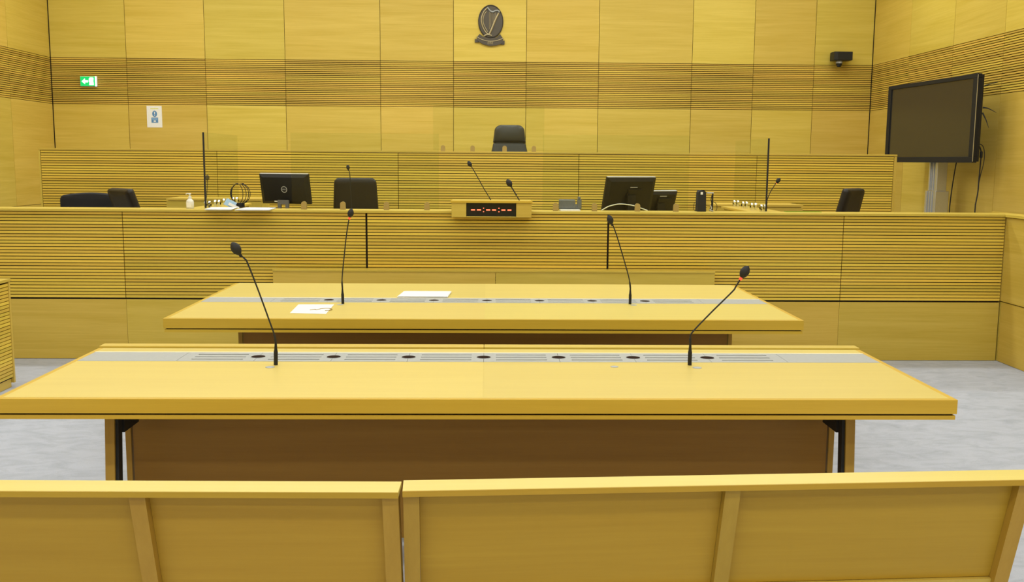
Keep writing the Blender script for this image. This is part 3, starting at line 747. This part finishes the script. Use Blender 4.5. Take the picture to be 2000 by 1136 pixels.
for k in (-.05, -.02, .02): tbox('column_rib', k, k+.008, .098, .1045, 1.32, 1.74, LGREY)
tbox('lower_column', -.11, .10, .088, .24, .05, 1.312, ALU, .006)
for k in (-.06, -.01, .04): tbox('column_rib', k, k+.01, .080, .0875, .06, 1.308, LGREY)
tbox('stand_foot', -.45, .45, .05, .28, .002, .05, ALU, .008)
for q, pts in enumerate(([(H-.01, .082, 2.345), (H+.02, .12, 2.36), (H+.08, .165, 2.375)], [(H-.01, .082, 2.14), (H+.02, .12, 2.13), (H+.06, .18, 2.09)], [(H-.01, .082, 2.09), (H+.02, .105, 2.02), (H+.04, .125, 1.945)])):
    bm = bmesh.new(); tube(bm, spline(pts, 4), [.009-.0009*i for i in range(9)], 6); fin(bm, 'dark_spike', BLM, tv)  # dark tapered spikes beside the screen, of unknown kind
bm = bmesh.new(); tube(bm, spline([(4.93, 10.3, 1.64), (4.907, 10.3, 1.438), (4.892, 10.3, 1.249), (4.887, 10.3, 1.087), (4.89, 10.3, .74)]), .006, 8)
tag(fin(bm, 'power_cable', BLM), 'straight black cable hanging below the large screen beside the column', 'cable')
bm = bmesh.new(); tube(bm, spline([(4.79, 9.62, 1.80), (4.826, 9.62, 1.76), (4.842, 9.62, 1.70), (4.842, 9.62, 1.60), (4.838, 9.62, 1.45), (4.836, 9.62, 1.325), (4.822, 9.62, 1.209), (4.82, 9.62, 1.13), (4.82, 9.62, .35)]), .0065, 8)
vc = fin(bm, 'video_cable', BLM); tag(vc, 'black cable looping below the right edge of the large screen', 'cable')
bm = bmesh.new(); tube(bm, spline([(4.80, 9.62, 1.80), (4.853, 9.62, 1.775), (4.875, 9.62, 1.70), (4.872, 9.62, 1.60), (4.853, 9.62, 1.50), (4.838, 9.62, 1.40)]), .004, 8)
fin(bm, 'cable_loop', BLM, vc, (0, 0, 0))
bm = bmesh.new(); lathe(bm, [(.007, -.035), (.014, -.025), (.014, .025), (.007, .035)], 12); fin(bm, 'ferrite_bead', BLM, vc, (4.843, 9.62, 1.69))

# ------------------------------------------------------------------ things on the back wall
ex = thing('exit_sign', 'lit green exit sign with white arrow pointing left', 'sign', (-5.14, YW-.02, 2.505))
box('sign_body', -5.245, -5.036, YW-.030, YW-.001, 2.505, 2.632, WPL, ex)
box('green_face', -5.242, -5.052, YW-.034, YW-.0305, 2.509, 2.628, GRN, ex)
box('white_bar', -5.049, -5.037, YW-.050, YW-.0305, 2.505, 2.632, WLIT, ex)
bm = bmesh.new(); prism(bm, [(-.080, 0), (-.038, -.036), (-.038, -.014), (.0, -.014), (.0, .014), (-.038, .014), (-.038, .036)], 0, .002); fin(bm, 'arrow', WLIT, ex, (-5.145, YW-.0365, 2.568), smooth=False)
bm = bmesh.new(); prism(bm, [(-.004, -.046), (.055, -.046), (.055, -.02), (.05, .0), (.055, .044), (.045, .05), (.010, .05), (-.002, .038), (-.008, 0), (.002, -.015)], 0, .002); fin(bm, 'door_pictogram', WLIT, ex, (-5.128, YW-.0365, 2.568), smooth=False)
po = thing('notice', 'white paper notice with blue circle and blue box on the back wall', 'notice', (-4.325, YW-.004, 1.99))
YP = YW-.0035
box('notice_sheet', -4.423, -4.229, YP, YP+.0025, 1.991, 2.268, WHT, po)
for k in range(7): box('yellow_lettering', -4.372+k*.0145, -4.361+k*.0145, YP-.001, YP-.0002, 2.225, 2.237, YEL, po)
bm = bmesh.new(); prism(bm, [(.031*math.cos(2*math.pi*k/32), .040*math.sin(2*math.pi*k/32)) for k in range(32)], -.001, 0); fin(bm, 'blue_circle', BLU, po, (-4.322, YP-.0002, 2.165), smooth=False)
bm = bmesh.new(); prism(bm, [(-.004, -.006), (.004, -.006), (.007, .026), (-.007, .026)], -.001, 0); bx(bm, -.005, .005, -.001, 0, -.024, -.014); fin(bm, 'exclamation_mark', WHT, po, (-4.322, YP-.0014, 2.165), smooth=False)
box('blue_box', -4.366, -4.280, YP-.0012, YP-.0002, 2.052, 2.118, BLU, po)
for k, (a, z) in enumerate(((.036, 2.102), (.030, 2.090))): box('white_lettering', -4.323-a, -4.323+a, YP-.0022, YP-.0014, z-.003, z+.003, LBL, po)
box('white_lettering', -4.337, -4.309, YP-.0022, YP-.0014, 2.062, 2.080, WHT, po)

em = thing('emblem', 'dark bronze oval harp emblem with ribbon on the back wall', 'emblem', (.027, YW-.02, 3.08))
EY = YW-.0005
bm = bmesh.new()
NE = 48; cxz = (.028, 3.373); ra, rb = .163, .2115
ringdefs = [(1, 0), (1, -.014), (.95, -.020), (.92, -.014), (0, -.014)]
rr = []
for s, y in ringdefs:
    if s == 0: rr.append([bm.verts.new((0, y, 0))]); continue
    rr.append([bm.verts.new((ra*s*math.cos(2*math.pi*k/NE), y, rb*s*math.sin(2*math.pi*k/NE))) for k in range(NE)])
for a, b in zip(rr, rr[1:]):
    for i in range(NE):
        if len(b) == 1: bm.faces.new((a[i], a[(i+1) % NE], b[0]))
        else: bm.faces.new((a[i], a[(i+1) % NE], b[(i+1) % NE], b[i]))
fin(bm, 'oval_plaque', BRZ, em, (cxz[0], EY, cxz[1]))
def epx(px, pz): return ((px-666)/1363*120*.00672, 0, -(pz-470)/1136*100*.00672)
def relief(name, pix, rad, mat, y=-.020):
    bm = bmesh.new(); pts = [Vector(epx(*p))+Vector((0, y, 0)) for p in pix]
    sp_ = spline(pts, 5); n = len(sp_)
    rr_ = [rad[0]+(rad[1]-rad[0])*i/(n-1) for i in range(n)] if isinstance(rad, tuple) else rad
    tube(bm, sp_, rr_, 8); return fin(bm, name, mat, hp, (cxz[0], EY, cxz[1]))
hp = None
bm = bmesh.new(); pts = [Vector(epx(*p))+Vector((0, -.020, 0)) for p in ((840, 290), (770, 430), (700, 600), (640, 735))]
tube(bm, spline(pts), .013, 8); hp = fin(bm, 'harp', BRL, em, (cxz[0], EY, cxz[1]))
relief('harp_neck', [(590, 170), (650, 240), (710, 265), (770, 240), (830, 240), (850, 280)], (.015, .012), BRG)
relief('harp_pillar', [(580, 190), (520, 260), (470, 380), (465, 490), (510, 620), (580, 720), (640, 740)], .009, BRL)
relief('harp_pillar_edge', [(570, 260), (520, 340), (500, 460), (530, 570), (600, 690)], .006, BRL)
relief('harp_foot', [(520, 780), (600, 745), (690, 770)], .010, BRL)
for t in (.2, .35, .5, .65, .8):
    a = (590+230*t, 255+10*t); b = (600+40*t+ (150*t), 700-330*t)
    relief('string', [a, ((a[0]+b[0])/2, (a[1]+b[1])/2), b], .0028, BRL, y=-.0165)
bm = bmesh.new()
def band(pix_top, pix_bot, y):
    a = [bm.verts.new(Vector(epx(*p))+Vector((0, y, 0))) for p in pix_top]; b = [bm.verts.new(Vector(epx(*p))+Vector((0, y, 0))) for p in pix_bot]
    a2 = [bm.verts.new(v.co+Vector((0, .018, 0))) for v in a]; b2 = [bm.verts.new(v.co+Vector((0, .018, 0))) for v in b]
    for i in range(len(a)-1):
        bm.faces.new((a[i], a[i+1], b[i+1], b[i])); bm.faces.new((a[i], a2[i], a2[i+1], a[i+1])); bm.faces.new((b[i], b[i+1], b2[i+1], b2[i]))
    bm.faces.new((a[0], b[0], b2[0], a2[0])); bm.faces.new((a[-1], a2[-1], b2[-1], b[-1]))
band([(425, 735), (500, 790), (650, 828), (800, 805), (872, 735)], [(372, 800), (500, 868), (650, 893), (800, 878), (932, 825)], -.024)
band([(360, 800), (500, 870), (650, 895), (800, 880), (940, 825)], [(370, 880), (500, 955), (650, 990), (800, 975), (935, 925)], -.028)
band([(320, 845), (370, 850), (400, 870)], [(320, 915), (370, 915), (400, 920)], -.020)
band([(890, 900), (930, 880), (970, 870)], [(890, 955), (930, 960), (970, 955)], -.020)
rb_ = fin(bm, 'ribbon', BRZ, em, (cxz[0], EY, cxz[1]), smooth=False)
bm = bmesh.new(); tube(bm, [Vector(epx(*p))+Vector((0, -.029, 0)) for p in spline([(365, 795, 0), (500, 868, 0), (650, 893, 0), (800, 876, 0), (935, 825, 0)])] if False else [Vector(epx(a, b))+Vector((0, -.029, 0)) for a, b in ((360, 798), (430, 838), (500, 866), (575, 884), (650, 892), (725, 888), (800, 876), (870, 856), (940, 825))], .006, 8)
fin(bm, 'ribbon_edge', BRL, rb_, (cxz[0], EY, cxz[1]))
text_mesh('ribbon_lettering', '\u00c9IRE', .040, .002, BRL, rb_, (cxz[0]-.004, EY-.0295, cxz[1]-.2715), (math.pi/2, 0, 0))

cc = thing('wall_camera', 'black box camera with small dome on the back wall near the right corner', 'camera', (4.57, YW-.1, 2.82))
box('housing', 4.452, 4.694, YW-.20, YW-.04, 2.912, 3.022, BLK, cc, .006)
box('front_cap', 4.450, 4.505, YW-.212, YW-.2005, 2.914, 3.020, BLM, cc, .003)
box('wall_bracket', 4.55, 4.60, YW-.0395, YW-.0005, 2.93, 3.0, GREY, cc)
bm = bmesh.new(); lathe(bm, [(.030, 2.9115), (.040, 2.898), (.042, 2.878)], 20); fin(bm, 'dome_collar', LGREY, cc, (4.545, YW-.13, 0))
bm = bmesh.new(); lathe(bm, [(.041, 2.8775)]+[(.041*math.cos(a), 2.8775-.052*math.sin(a)) for a in [math.pi/2*k/8 for k in range(1, 8)]]+[(.0005, 2.8255)], 20); fin(bm, 'dome', GLO, cc, (4.545, YW-.13, 0))
